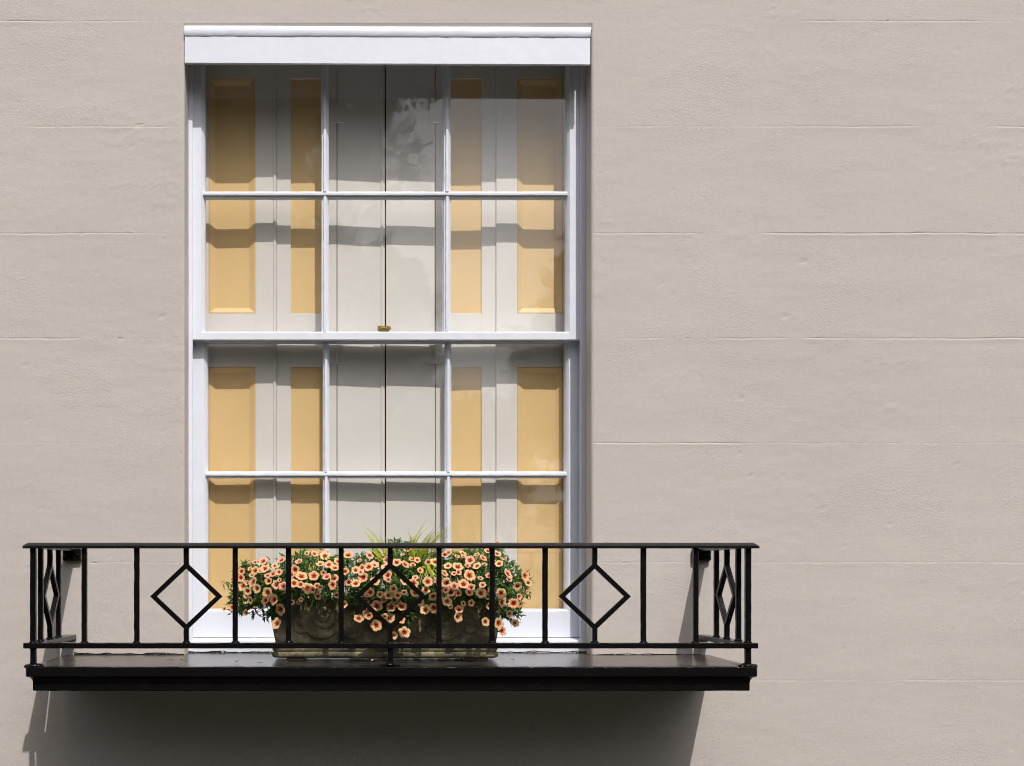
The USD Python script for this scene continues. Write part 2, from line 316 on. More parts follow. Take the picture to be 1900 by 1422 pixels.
# outer linings of the box frame, jambs, head
zb, zt = fz(1217, 0.085), OZ1
part('box_frame', cat_(wbar([(0, 0), (0, 0.011), (0.003, 0.0115), (-0.0 + fx(357, .088) - OX0 + 0.002, 0.0115), (fx(357, .088) - OX0 + 0.002, 0.001), (fx(357, .088) - OX0, 0)][::-1], (OX0 - 0.002, 0.088, zb), (OX0 - 0.002, 0.088, zt), XV, YV, 0.0006),
     rbox(OX0 - 0.02, fx(351, .10), 0.100, 0.182, zb, zt)), WHITE, win, label='left side of the white box frame')
wR = OX1 - fx(1077, .088)
part('box_frame', cat_(wbar([(0, 0), (wR + 0.002, 0), (wR + 0.002, 0.0115), (0, 0.0115)], (fx(1077, .088), 0.088, zb), (fx(1077, .088), 0.088, zt), XV, YV, 0.0006),
     rbox(fx(1083.5, .10), OX1 + 0.02, 0.100, 0.182, zb, zt)), WHITE, win, label='right side of the white box frame')
part('frame_head', rbox(OX0 + 0.001, OX1 - 0.001, 0.090, 0.17, fz(62, .088), OZ1 - 0.002), WHITE, win)

def sash(name, Yf, gY, Yb, xl, xr, gl, gr, m1, m2, hm, top_glass, bot_glass, top_z, bot_z, mw, label):
    """frame with glazing-bar mouldings; gl.. are the glass edges; m1, m2 bar centres; hm the cross-bar centre height; mw the half width of bars at the glass"""
    s = meta(holder(name, win), label)
    d, t = gY - Yf, Yb - Yf
    def stile(a, g, flip):
        w = abs(g - a); sg = -1 if flip else 1
        prof = [(0, 0), (sg * (w - 0.010), 0), (sg * (w - 0.008), 0.004), (sg * (w - 0.003), 0.008), (sg * w, d), (sg * w, t), (0, t)]
        if flip: prof = prof[::-1]
        return wbar(prof, (a, Yf, bot_z), (a, Yf, top_z), XV, YV)
    part('stile', stile(xl, gl, False), WHITE, s); part('stile', stile(xr, gr, True), WHITE, s)
    def rail(z_out, z_glass, flip):
        w = abs(z_glass - z_out); sg = -1 if flip else 1
        prof = [(0, 0), (0, t), (sg * w, t), (sg * w, d), (sg * (w - 0.002), 0.006), (sg * (w - 0.005), 0.002), (sg * (w - 0.007), 0)]
        if flip: prof = prof[::-1]
        return wbar(prof, (gl - 0.011, Yf + 0.0004, z_out), (gr + 0.011, Yf + 0.0004, z_out), ZV, YV)
    part('bottom_rail', rail(bot_z, bot_glass, False), WHITE, s)
    part('top_rail', rail(top_z, top_glass, True), WHITE, s)
    f = 0.0032
    prof = np.array([(-f, 0.0), (f, 0.0), (f + 0.002, 0.005), (mw - 0.003, 0.009), (mw, d - 0.003), (mw, d + 0.004), (mw - 0.004, t), (-mw + 0.004, t), (-mw, d + 0.004), (-mw, d - 0.003), (-mw + 0.003, 0.009), (-f - 0.002, 0.009)])
    for mx in (m1, m2):
        for za, zc in ((bot_glass - 0.004, hm - mw + 0.004), (hm + mw - 0.004, top_glass + 0.004)):
            part('muntin', wbar(prof, (mx, Yf + 0.001, za), (mx, Yf + 0.001, zc), XV, YV, 0.0009), WHITE, s)
    hp = prof[::-1]
    xb = [gl - 0.004, m1, m2, gr + 0.004]
    for a, b in zip(xb[:-1], xb[1:]):
        part('muntin', wbar(hp, (a, Yf + 0.0005, hm), (b, Yf + 0.0005, hm), ZV, YV, 0.0009), WHITE, s)
    cols = [(gl, m1 - mw), (m1 + mw, m2 - mw), (m2 + mw, gr)]
    for a, b in cols:
        for za, zc in ((bot_glass, hm - mw), (hm + mw, top_glass)):
            bx = trimesh.creation.box(extents=(b - a + 0.008, 0.003, zc - za + 0.008))
            ang = rng.uniform(-1, 1, 2) * 0.0035
            bx.apply_transform(trimesh.transformations.euler_matrix(ang[0], 0, ang[1]))
            bx.apply_translation(((a + b) / 2, gY + 0.0015, (za + zc) / 2))
            part('pane', bx, GLASS, s, smooth=False)
    return s
Yu, gu = 0.100, 0.120
mr0, mr1 = fz(630, Yu), fz(614.5, Yu)
sash('upper_sash', Yu, gu, 0.1335, fx(352, Yu), fx(1083, Yu), fx(381, gu), fx(1049, gu), fx(603, gu), fx(829, gu), fz(363.5, gu), fz(76, gu), mr1 + 0.001, fz(58, Yu), mr0, 0.0118, 'upper sliding sash with six panes')
Yl, gl_ = 0.1360, 0.156
sash('lower_sash', Yl, gl_, 0.1705, fx(353, Yl), fx(1082, Yl), fx(386, gl_), fx(1047, gl_), fx(605, gl_), fx(831, gl_), fz(881.5, gl_), mr0 - 0.0006, fz(1130, gl_), mr1 - 0.001, fz(1182.5, Yl), 0.0105, 'lower sliding sash with six panes, set behind the upper one')
part('parting_strip', rbox(fx(387, .134), fx(1046, .134), 0.1338, 0.1357, mr0 - 0.0012, mr1 - 0.004), WOOD, win, label='thin strip of bare brown wood under the meeting rail')
# sash lock: knurled brass barrel on the meeting rail
lock = holder('sash_lock', win)
lz, lx, lr = fz(609, 0.151), fx(712, 0.151), 0.0068
def barrel(x0, x1, r, knurl=0.0):
    th = np.linspace(0, 2 * np.pi, 24, endpoint=False); prof = np.stack([np.cos(th), np.sin(th)], 1) * (r * (1 + knurl * np.cos(12 * th)))[:, None]
    return sweep(prof, (x0, 0.151, lz), (x1, 0.151, lz), YV, ZV)
for a, b, kn in ((-0.019, -0.008, .09), (-0.006, -0.001, .06), (0.001, 0.006, .06), (0.008, 0.018, .09)):
    part('knurled_ring', barrel(lx + a, lx + b, lr, kn), BRASS, lock)
part('lock_core', barrel(lx - 0.0185, lx + 0.022, 0.0045), BRASS, lock)
part('lock_base', rbox(lx - 0.016, lx + 0.016, 0.1455, 0.1565, mr1 - 0.001, lz - 0.003, 0.0006), BRASS, lock)
# sill
sx0, sx1 = OX0 - 0.001, OX1 + 0.001
sz0, szf, szb = fz(1214.5, .084), fz(1189, .084), fz(1183.6, .134)
part('sill', wbar([(0.0, sz0), (0.084, sz0 - 0.002), (0.084, szb), (0.05, szb), (0.012, szf + 0.001), (0.002, szf - 0.0015), (0.0, szf - 0.009)][::-1], (sx0, 0.084, 0), (sx1, 0.084, 0), YV, ZV, 0.0008), WHITE, win)

# pelmet board over the head of the window
pel = thing('window_pelmet', 'white board with a rounded moulding across the head of the window', 'pelmet')
pt0, pt1 = np.array([fx(343, -.004), 0.008, fz(115.5, -.008)]), np.array([fx(1095, -.004), 0.008, fz(118.5, -.008)])
H1, H2 = (116 - 67) / S, (116 - 47.5) / S
part('board', wbar([(-0.012, 0), (0.0, 0), (0.0, H1 + 0.004), (-0.012, H1 + 0.008)][::-1], pt0, pt1, YV, ZV, 0.0007), WHITE, pel)
mprof = [(0.0, H1), (-0.0130, H1 + 0.0005), (-0.0150, H1 + 0.003), (-0.0170, H1 + 0.009), (-0.0175, H1 + 0.016), (-0.0165, H1 + 0.022), (-0.0155, H2 - 0.002), (-0.013, H2), (0.0, H2)]
part('moulding', wbar(mprof[::-1] if False else mprof, pt0 - [0.001, 0, 0], pt1 + [0.001, 0, 0], YV, ZV, 0.0009), WHITE, pel)

# ---------------------------------------------------------------- interior shutters, folded shut behind the glass
ZS0, ZS1 = fz(1200, .185), fz(50, .185)
def leaf(parent, name, xa, xb, ya, yb, panel=None, kind=None, bead=None):
    """one leaf from photo columns xa..xb, its face at depth ya (left) to yb (right); panel: columns of the panels"""
    A, B = fx(xa, ya) + 0.0006, fx(xb, yb) - 0.0006
    def warp(m):
        m = m.copy() if isinstance(m, trimesh.Trimesh) else tm(m)
        t = (m.vertices[:, 0] - A) / (B - A); m.vertices[:, 1] += ya + (yb - ya) * t; return m
    L = holder(name, parent); rows = [(146, 582), (681, 1160)]; T = 0.024
    if panel is None:
        part('board', warp(rbox(A, B, 0, T, ZS0, ZS1, 0.0012)), GREY, L)
    else:
        p0, p1 = fx(panel[0], ya), fx(panel[1], yb)
        zz_ = [(fz(b, ya), fz(a, ya)) for a, b in rows]
        if p0 - A > 0.004: part('stile', warp(rbox(A, p0, 0, T, ZS0, ZS1, 0.0008)), GREY, L)
        if B - p1 > 0.004: part('stile', warp(rbox(p1, B, 0, T, ZS0, ZS1, 0.0008)), GREY, L)
        for za, zc in ((zz_[0][1], ZS1), (zz_[1][1], zz_[0][0]), (ZS0, zz_[1][0])):
            part('rail', warp(rbox(p0 - 0.0008, p1 + 0.0008, 0.0003, T, za, zc, 0.0008)), GREY, L)
        for za, zc in zz_:
            if kind == 'sunk':
                w, dd = 0.0205, 0.0105
                o = [(p0, za), (p1, za), (p1, zc), (p0, zc)]
                rings = []
                for ins, dep in ((-0.0005, 0.0035), (0.003, 0.0008), (0.0055, 0.0022), (w - 0.002, dd - 0.0012), (w, dd - 0.001), (w, dd), (w + 0.001, dd)):
                    rings.append([(p0 + ins, dep, za + ins), (p1 - ins, dep, za + ins), (p1 - ins, dep, zc - ins), (p0 + ins, dep, zc - ins)])
                Vv = np.array(rings).reshape(-1, 3); F = []
                for k in range(len(rings) - 1):
                    for i in range(4):
                        j = (i + 1) % 4; F += [(4 * k + i, 4 * k + j, 4 * k + 4 + j), (4 * k + i, 4 * k + 4 + j, 4 * k + 4 + i)]
                e = 4 * (len(rings) - 1); F += [(e, e + 1, e + 2), (e, e + 2, e + 3)]
                part('panel', warp(trimesh.Trimesh(Vv, F, process=False)), YELLOW, L, smooth=20)
            else:
                part('panel', warp(rbox(p0 - 0.002, p1 + 0.002, 0.006, 0.012, za - 0.002, zc + 0.002, 0.0005)), YELLOW, L)
    if bead:
        bx = fx(bead, ya)
        th = np.linspace(np.pi, 2 * np.pi, 7); prof = np.stack([np.cos(th) * 0.0042, np.sin(th) * 0.0042], 1)
        part('bead', warp(sweep(np.vstack([prof, [(0.0042, 0.003), (-0.0042, 0.003)]]), (bx, 0, ZS0), (bx, 0, ZS1), XV, YV)), GREY, L)
    return L
sl = thing('folding_shutter', 'left-hand folding shutter behind the glass, pale grey with ochre yellow panels', 'shutter')
leaf(sl, 'leaf', 340, 513.5, 0.1845, 0.1830, (387, 473.5), 'sunk', bead=509.5)
leaf(sl, 'leaf', 513.5, 625, 0.1875, 0.1875, (539.5, 604), 'flat')
leaf(sl, 'leaf', 625.5, 714.5, 0.1880, 0.1925, bead=709)
sr = thing('folding_shutter', 'right-hand folding shutter behind the glass, pale grey with ochre yellow panels', 'shutter')
leaf(sr, 'leaf', 716, 807.5, 0.1880, 0.1905)
leaf(sr, 'leaf', 808, 920.5, 0.1915, 0.1900, (831, 893.5), 'flat')
leaf(sr, 'leaf', 920.5, 1100, 0.1840, 0.1850, (959.5, 1044.5), 'sunk')
for sh, xh in ((sl, 625), (sr, 808)):
    for zh in (640, 192):
        hg = holder('hinge', sh); c = fx(xh, 0.1855); z = fz(zh, 0.1855)
        part('leaf_plate', rbox(c - 0.020, c + 0.020, 0.1830, 0.1890, z - 0.060, z, 0.0004), GREY, hg)
        part('knuckle', tube([(c, 0.1835, z - 0.058), (c, 0.1835, z - 0.002)], 0.0028, 8), GREY, hg)

# ---------------------------------------------------------------- balcony
bal = thing('balcony', 'shallow black balcony with iron railing of bars and diamonds below the window', 'balcony')
YF = -0.405
bx0, bx1 = fx(46, YF), fx(1407, YF)
topz, botz = fz(1237.5, YF), fz(1283.5, YF)
def ring_at(ins, z, rad):
    pts = [(bx0 + ins, 0.0)]
    for (cx, cy, a0) in ((bx0 + ins + rad, YF + ins + rad, np.pi), (bx1 - ins - rad, YF + ins + rad, 1.5 * np.pi)):
        for a in np.linspace(a0, a0 + np.pi / 2, 6): pts.append((cx + rad * np.cos(a), cy + rad * np.sin(a)))
    pts.append((bx1 - ins, 0.0))
    out = []
    for i, (a, b) in enumerate(zip(pts[:-1], pts[1:])):       # cut long sides so that the paint can wobble
        n = max(1, int(math.hypot(b[0] - a[0], b[1] - a[1]) / 0.012))
        out += [(a[0] + (b[0] - a[0]) * k / n, a[1] + (b[1] - a[1]) * k / n) for k in range(n)]
    out.append(pts[-1]); return np.array([(x, y, z) for x, y in out])
zl = fz(1256, YF); zc = fz(1266, YF + .017)
prof = [(0.03, topz), (0.004, topz), (0.001, topz - 0.0015), (0, topz - 0.004), (0, zl + 0.003), (0.0015, zl), (0.006, zl - 0.0012), (0.0115, zl - 0.004), (0.015, zl - 0.009), (0.0165, zc), (0.0165, botz + 0.002), (0.018, botz), (0.05, botz)]
N0 = len(ring_at(0, 0, 0.02))
rings = []
for i, z in prof:
    r = ring_at(0, z, 0.010); c = np.array([(bx0 + bx1) / 2, 0]);
    r = np.array([ring_at(i, z, 0.010)[int(round(k * (len(ring_at(i, z, 0.010)) - 1) / (N0 - 1)))] for k in range(N0)]) if False else r
    # inset by moving towards the inside
    q = r.copy(); q[:, 0] = np.clip(q[:, 0], bx0 + i, bx1 - i); q[:, 1] = np.maximum(q[:, 1], YF + i); rings.append(q)
Vs = np.vstack(rings); amp = (meshkit.fbm(Vs * 60, 2, 5) - 0.5)
Vs[:, 1] = np.where(Vs[:, 1] < -0.001, Vs[:, 1] + amp * 0.0016, Vs[:, 1]); Vs[:, 2] += (meshkit.fbm(Vs * 50, 2, 15) - 0.5) * 0.0018
n = len(rings[0]); F = []
for k in range(len(rings) - 1):
    i = np.arange(n - 1); F.append(np.stack([k * n + i, (k + 1) * n + i, (k + 1) * n + i + 1, k * n + i + 1], 1))
part('edge_moulding', (Vs, np.vstack(F)), BLACK, bal, smooth=30)
def deck(u, v):
    p = np.stack([bx0 + 0.006 + u * (bx1 - bx0 - 0.012), YF + 0.007 + v * (-YF - 0.006), np.full_like(u, topz - 0.0012)], -1)
    p[..., 2] += 0.0015 * (meshkit.fbm(p * 12, 3, 6) - 0.5) + 0.004 * v; return p
part('platform', grid_sheet(deck, 180, 40), SLAB, bal, smooth=True)
part('platform_underside', tm(rbox(bx0 + 0.03, bx1 - 0.03, YF + 0.03, -0.001, botz + 0.001, topz - 0.006)), BLACK, bal)
part('threshold', rbox(OX0 + 0.001, OX1 - 0.001, 0.0, 0.100, botz, topz + 0.0022), SLAB, bal)
def seal(xa, xb, y, hh, sd):
    nn = int((xb - xa) / 0.006); x = np.linspace(xa, xb, nn); b = topz + 0.001
    top = b + hh * (0.5 + 1.2 * meshkit.fbm(np.stack([x * 30, 0 * x + sd, 0 * x], 1), 3, sd) ** 1.5)
    Vv = np.concatenate([np.stack([x, np.full(nn, y - 0.004), np.full(nn, b)], 1), np.stack([x, np.full(nn, y - 0.0025), top], 1), np.stack([x, np.full(nn, y + 0.004), top], 1)])
    i = np.arange(nn - 1); return (Vv, np.vstack([np.stack([i, i + 1, nn + i + 1, nn + i], 1), np.stack([nn + i, nn + i + 1, 2 * nn + i + 1, 2 * nn + i], 1)]))
part('sealing_strip', seal(bx0 + 0.03, OX0, -0.002, 0.007, 1), BLACK, bal, smooth=True)
part('sealing_strip', seal(OX0, OX1, 0.084, 0.006, 2), BLACK, bal, smooth=True)
part('sealing_strip', seal(OX1, bx1 - 0.03, -0.002, 0.004, 3), BLACK, bal, smooth=True)

YR = -0.392                                   # line of the front railing
rt0, rt1 = fz(1018, YR), fz(1007.5, YR)       # handrail
rl0, rl1 = fz(1203, YR), fz(1193, YR)         # lower rail
b2 = 0.0068
def flatbar(xa, xb, yc, w, z0, z1, rounded):
    hh = z1 - z0
    pr = [(-w / 2, 0.002), (-w / 2 + 0.0015, 0), (w / 2 - 0.0015, 0), (w / 2, 0.002), (w / 2, hh * 0.45), (w / 2 - 0.006, hh - 0.002), (w / 2 - 0.011, hh), (-w / 2 + 0.011, hh), (-w / 2 + 0.006, hh - 0.002), (-w / 2, hh * 0.45)] if rounded else \
         [(-w / 2, 0.002), (-w / 2 + 0.002, 0), (w / 2 - 0.002, 0), (w / 2, 0.002), (w / 2, hh - 0.002), (w / 2 - 0.002, hh), (-w / 2 + 0.002, hh), (-w / 2, hh - 0.002)]
    return pr
fr = holder('front_railing', bal)
m = sweep(flatbar(0, 0, 0, 0.036, rt0, rt1, True), (fx(45, YR), YR, rt0), (fx(1405, YR), YR, rt0), YV, ZV, 160, 0.0004, 60, 3)
t = np.clip((np.minimum(m.vertices[:, 0] - fx(45, YR), fx(1405, YR) - m.vertices[:, 0])) / 0.009, 0, 1)
m.vertices[:, 2] = rt0 + (m.vertices[:, 2] - rt0) * (0.6 + 0.4 * np.sqrt(t))
part('handrail', m, RAILBLACK, fr)
m = sweep(flatbar(0, 0, 0, 0.03, rl0, rl1, False), (fx(46, YR), YR, rl0), (fx(1403, YR), YR, rl0), YV, ZV, 200, 0.0007, 60, 8)
part('lower_rail', m, BLACK, fr)
def upright(x, y, z0, z1, w=b2):
    return sweep([(-w, -w + .002), (-w + .002, -w), (w - .002, -w), (w, -w + .002), (w, w - .002), (w - .002, w), (-w + .002, w), (-w, w - .002)], (x, y, z0), (x, y, z1), XV, YV, 16, 0.0007, 45, seed())
def weld(x, y, z, r=0.0085):
    s = trimesh.creation.icosphere(2, r); s.vertices *= [1.25, 1.1, 0.55]; s.vertices += (meshkit.fbm(s.vertices * 160 + x * 99, 2, 1)[:, None] - 0.5) * 0.004; s.apply_translation((x, y, z)); return s
for px in (157, 254, 437, 535, 632.5, 815, 913, 1011.5, 1194, 1290):
    x = fx(px, YR); part('baluster', cat_(upright(x + rng.uniform(-.001, .001), YR, rl1 - .002, rt0 + .002), weld(x, YR, rl1 + .001), weld(x, YR, rt0, 0.006)), BLACK, fr)
def diamond(hw, hz, bar):
    def lay(e, thick):
        P = Polygon([(-hw + e, 0), (0, -hz + e), (hw - e, 0), (0, hz - e)]).difference(Polygon([(-hw + bar * 1.5 - e, 0), (0, -hz + bar * 1.5 - e), (hw - bar * 1.5 + e, 0), (0, hz - bar * 1.5 + e)]))
        g = trimesh.creation.extrude_polygon(P, thick, engine='earcut'); g.apply_translation((0, 0, -thick / 2)); return g
    g = cat_(lay(0.0, 0.0100), lay(0.0014, 0.0134)); g.vertices = g.vertices[:, [0, 2, 1]] * [1, -1, 1]
    return g
zd = fz(1107, YR)
for px in (346, 724, 1103):
    x = fx(px, YR); g = diamond(0.0940, 0.0895, 0.0115); g.apply_translation((x, YR, zd))
    part('diamond', cat_(g, upright(x, YR, zd + 0.0815, rt0 + .002), upright(x, YR, rl1 - .002, zd - 0.0815), weld(x, YR, rl1 + .001), weld(x, YR, rt0, .006)), BLACK, fr)
for px in (62, 1387.5):
    x = fx(px, YR); part('corner_post', cat_(upright(x, YR, topz - .002, rt0 + .002, 0.0074), weld(x, YR, rl1 + .001), weld(x, YR, rl0, .008)), BLACK, fr)
    part('base_plate', cat_(weld(x, YR + .004, topz + .001, .015), weld(x + .012, YR + .003, topz, .012), weld(x - .012, YR + .004, topz, .011)), BLACK, fr)
x = fx(724, YR)
part('centre_foot', cat_(upright(x, YR, topz - .002, rl0 + .002, .0068)), BLACK, fr)
part('base_plate', cat_(rbox(x - 0.026, x + 0.026, YR - 0.006, YR + 0.016, topz - .001, topz + 0.0045, .0015), weld(x, YR, topz + .005, .011)), BLACK, fr)
for nm, px, ds, bx in (('left', 62, (0.322, 0.229, 0.136), 135), ('right', 1387.5, (0.317, 0.222, 0.130), 1300)):
    x = fx(px, YR); sr_ = holder('side_railing', bal)
    part('handrail', sweep(flatbar(0, 0, 0, .034, rt0, rt1, True), (x, YR + .017, rt0), (x, 0.002, rt0), (1, 0, 0), ZV, 40, 0.0004, 60, seed()), RAILBLACK, sr_)
    part('lower_rail', sweep(flatbar(0, 0, 0, .034, rl0, rl1, False), (x, YR + .014, rl0 + .001), (x, 0.002, rl0 + .001), (1, 0, 0), ZV, 40, 0.0006, 60, seed()), BLACK, sr_)
    for k, dd in enumerate(ds):
        if k == 1:
            g = diamond(0.080, 0.0895, 0.0115); g.vertices = g.vertices[:, [1, 0, 2]] * [1, -1, 1]; g.apply_translation((x, -dd, zd))
            part('diamond', cat_(g, upright(x, -dd, zd + 0.0815, rt0 + .002), upright(x, -dd, rl1 - .002, zd - 0.0815), weld(x, -dd, rl1 + .002)), BLACK, sr_)
        else:
            part('baluster', cat_(upright(x, -dd, rl1 - .002, rt0 + .002), weld(x, -dd, rl1 + .002)), BLACK, sr_)
    part('wall_bracket', cat_(rbox(fx(bx) - .027, fx(bx) + .027, -0.016, 0.004, fz(1041), fz(1018), .003), weld(fx(bx) + .018, -.015, fz(1030), .005), weld(fx(bx) - .018, -.015, fz(1030), .005)), BLACK, bal)

# ---------------------------------------------------------------- stone trough
tr = thing('stone_trough', 'old mossy carved stone planter box on feet, standing on the balcony', 'planter')
Y0, Y1 = -0.245, -0.050
tx0, tx1 = fx(499.5, Y0), fx(931.5, Y0)
tz0, tz1 = fz(1222, Y0), fz(1112, Y0)
def rrect(x0, x1, y0, y1, r, n=5, step=0.012):
    pts = []
    for cx, cy, a0 in ((x0 + r, y0 + r, np.pi), (x1 - r, y0 + r, 1.5 * np.pi), (x1 - r, y1 - r, 0), (x0 + r, y1 - r, .5 * np.pi)):
        pts += [(cx + r * np.cos(a), cy + r * np.sin(a)) for a in np.linspace(a0, a0 + np.pi / 2, n)]
    return np.array(pts)
base = rrect(0, tx1 - tx0, 0, Y1 - Y0, 0.012)
loops = []
def dens(pts, step=0.009):
    out = []
    for a, b in zip(pts, np.roll(pts, -1, 0)):
        k = max(1, int(np.linalg.norm(b - a) / step)); out += [a + (b - a) * i / k for i in range(k)]
    return np.array(out)
base = dens(base); ctr = np.array([(tx1 - tx0) / 2, (Y1 - Y0) / 2]); half = ctr
H = tz1 - tz0
tp = [(0.040, 0.0), (0.016, 0.0), (0.0095, 0.003), (0.007, 0.009), (0.008, 0.0145), (0.0125, 0.0165), (0.0125, 0.0185), (0.009, 0.0215), (0.0085, 0.0265), (0.0115, 0.0315), (0.0145, 0.036), (0.014, 0.045), (0.011, 0.06), (0.008, 0.08), (0.005, 0.10), (0.003, 0.12), (0.001, 0.138), (-0.001, 0.145), (-0.004, 0.150), (-0.005, 0.158), (-0.004, 0.166), (0.002, H), (0.02, H), (0.024, H - 0.02)]
for ins, z in tp:
    sc = (half - ins) / half; loops.append(np.column_stack([(base - ctr) * sc + ctr + [tx0, Y0], np.full(len(base), tz0 + z)]))
Vt = np.vstack(loops); nb = len(base)
nz = (meshkit.fbm(Vt * 28, 4, 71) - 0.5)
rad = Vt - np.array([tx0 + ctr[0], Y0 + ctr[1], 0]); rad[:, 2] = 0; rad /= np.linalg.norm(rad, axis=1, keepdims=True) + 1e-9
front = (np.abs(Vt[:, 1] - Y0) < 0.03)
Vt[:, 1] -= np.where(front, nz * 0.007, -nz * 0.004); Vt[:, 0] += np.sign(rad[:, 0]) * np.where(np.abs(Vt[:, 0] - tx0 - ctr[0]) > ctr[0] - .03, nz * 0.007, 0); Vt[:, 2] += (meshkit.fbm(Vt * 20, 3, 72) - .5) * 0.004
F = []
for k in range(len(loops) - 1):
    i = np.arange(nb); j = (i + 1) % nb; F.append(np.stack([k * nb + i, k * nb + j, (k + 1) * nb + j, (k + 1) * nb + i], 1))
Ft = np.vstack(F); c0 = len(Vt); Vt = np.vstack([Vt, [tx0 + ctr[0], Y0 + ctr[1], tz0]])
i = np.arange(nb); j = (i + 1) % nb
tris = np.vstack([Ft[:, [0, 1, 2]], Ft[:, [0, 2, 3]], np.stack([np.full(nb, c0), j, i], 1)])
part('trough_body', trimesh.Trimesh(Vt, tris, process=False), STONE, tr, smooth=40)
for a, b in ((532, 566), (862, 906)):
    part('foot', rbox(fx(a, Y0 + .01), fx(b, Y0 + .01), Y0 + .014, Y1 - .02, topz, tz0 + .004, .003), SLAB, tr)
part('soil', grid_sheet(lambda u, v: np.stack([tx0 + .022 + u * (tx1 - tx0 - .044), Y0 + .022 + v * (Y1 - Y0 - .044), tz1 - .012 + .01 * (meshkit.fbm(np.stack([u * 30, v * 9, u], -1), 3, 4) - .5)], -1), 40, 14), SOIL, tr, smooth=True)
def face_y(pz): return Y0 + np.interp(pz - tz0, [p[1] for p in tp[1:22]], [p[0] for p in tp[1:22]])
def scroll(cx, cy, r0, r1, a0, turns, rt):
    a = np.linspace(0, 1, 40); ang = a0 + a * turns * 2 * np.pi; r = (r0 + (r1 - r0) * a)
    px, py = cx + r * np.cos(ang), cy + r * np.sin(ang); z = fz(py, Y0)
    return tube(np.stack([fx(px, Y0), face_y(z) + 0.0025, z], 1), rt, 7, [rt * .7, rt, rt, rt * .5])
for pcs in ([(602, 1143, 5, 24, 0.5, 1.6, .009)], [(602, 1145, 30, 44, 0.4, .5, .009)], [(560, 1160, 4, 16, 3.0, 1.2, .008)], [(655, 1160, 5, 26, 2.0, 1.1, .009)], [(828, 1143, 24, 5, 0.4, -1.6, .009)], [(830, 1145, 44, 30, 2.7, -.5, .009)],
            [(872, 1160, 4, 16, 0.2, -1.2, .008)], [(775, 1160, 5, 26, 1.0, -1.1, .009)], [(715, 1152, 6, 20, 0, 1.3, .009)]):
    part('carved_scroll', cat_(*[scroll(*p) for p in pcs]), STONE, tr, smooth=True)

# ---------------------------------------------------------------- flowering plant
pl = thing('calibrachoa_plant', 'bushy plant with peach trumpet flowers spilling over the stone planter', 'plant')
SIL = Polygon([(424, 1140), (428, 1075), (452, 1046), (482, 1036), (530, 1036), (562, 1024), (620, 1026), (650, 1034), (690, 1022), (722, 1012), (738, 998), (752, 998), (772, 1014), (800, 1024), (850, 1026), (892, 1010), (925, 1012), (955, 1048), (984, 1066),
               (982, 1110), (968, 1150), (945, 1168), (925, 1150), (900, 1130), (870, 1128), (850, 1140), (800, 1130), (770, 1158), (690, 1160), (655, 1125), (620, 1116), (560, 1122), (520, 1135), (500, 1150), (462, 1142)])
def depth(px, py):
    """depth of the bush's outer surface at a photo place"""
    v = np.clip((py - 1020) / 70.0, 0, 1); d = -0.10 - 0.185 * np.sqrt(v)
    e = np.clip(np.minimum(px - 425, 985 - px) / 75.0, 0, 1); return d * (0.55 + 0.45 * np.sqrt(e))
def proto_flower():
    th = np.linspace(0, 2 * np.pi, 31)[:-1]; rr = np.array([.07, .16, .27, .40, .56, .74, .90, 1.0]); Vv, UV = [], []
    lobes = np.abs(np.cos(2.5 * th)) ** 0.55
    for r in rr:
        R = r * (1 - (0.19 * r ** 3) * (1 - lobes)); z = -0.75 * (1 - r) ** 2.4 - 0.10 * r ** 3 + 0.07 * r * r * (lobes - .5) + 0.03 * r * np.sin(2 * th + 1)
        Vv.append(np.stack([R * np.cos(th), R * np.sin(th), z + 0 * th], 1)); UV.append(np.stack([r / (1.0 + 0.38 * (lobes - 0.6)) + 0 * th, th / 6.3], 1))
    Vv, UV = np.vstack(Vv), np.vstack(UV); n = len(th); F = []
    for k in range(len(rr) - 1):
        i = np.arange(n); j = (i + 1) % n; F.append(np.stack([k * n + i, (k + 1) * n + i, (k + 1) * n + j, k * n + j], 1))
    return (Vv, np.vstack(F)), UV
pf, puv = proto_flower()
cone = tube([(0, 0, -0.52), (0, 0, -0.9), (0.03, 0, -1.3), (0.08, .02, -1.55)], .1, 8, [.13, .12, .10, .05])
thr = trimesh.creation.icosphere(1, 0.12); thr.vertices *= [1, 1, .5]; thr.apply_translation((0, 0, -.56))
first = []
def flower(M, low):
    k = flower.k; flower.k += 1; var = int(rng.choice([0, 0, 1, 1, 1] if low else [0, 0, 2, 2, 1]))
    path = numbered(f'{pl.GetPath()}/flower'); x = UsdGeom.Xform.Define(stage, path)
    if len(first) < 3:
        var = len(first); first.append(path); p = x.GetPrim()
        part('corolla', pf, PETALS[var], p, smooth=True, uv=puv); part('throat', thr, THROAT, p, smooth=True); part('flower_tube', cone, PETALS[1] if False else STEM, p, smooth=True)
    else:
        x.GetPrim().GetReferences().AddInternalReference(first[var]); x.GetPrim().SetInstanceable(True)
    x.MakeMatrixXform().Set(Gf.Matrix4d(*[float(v) for v in M.T.ravel()]))
flower.k = 0
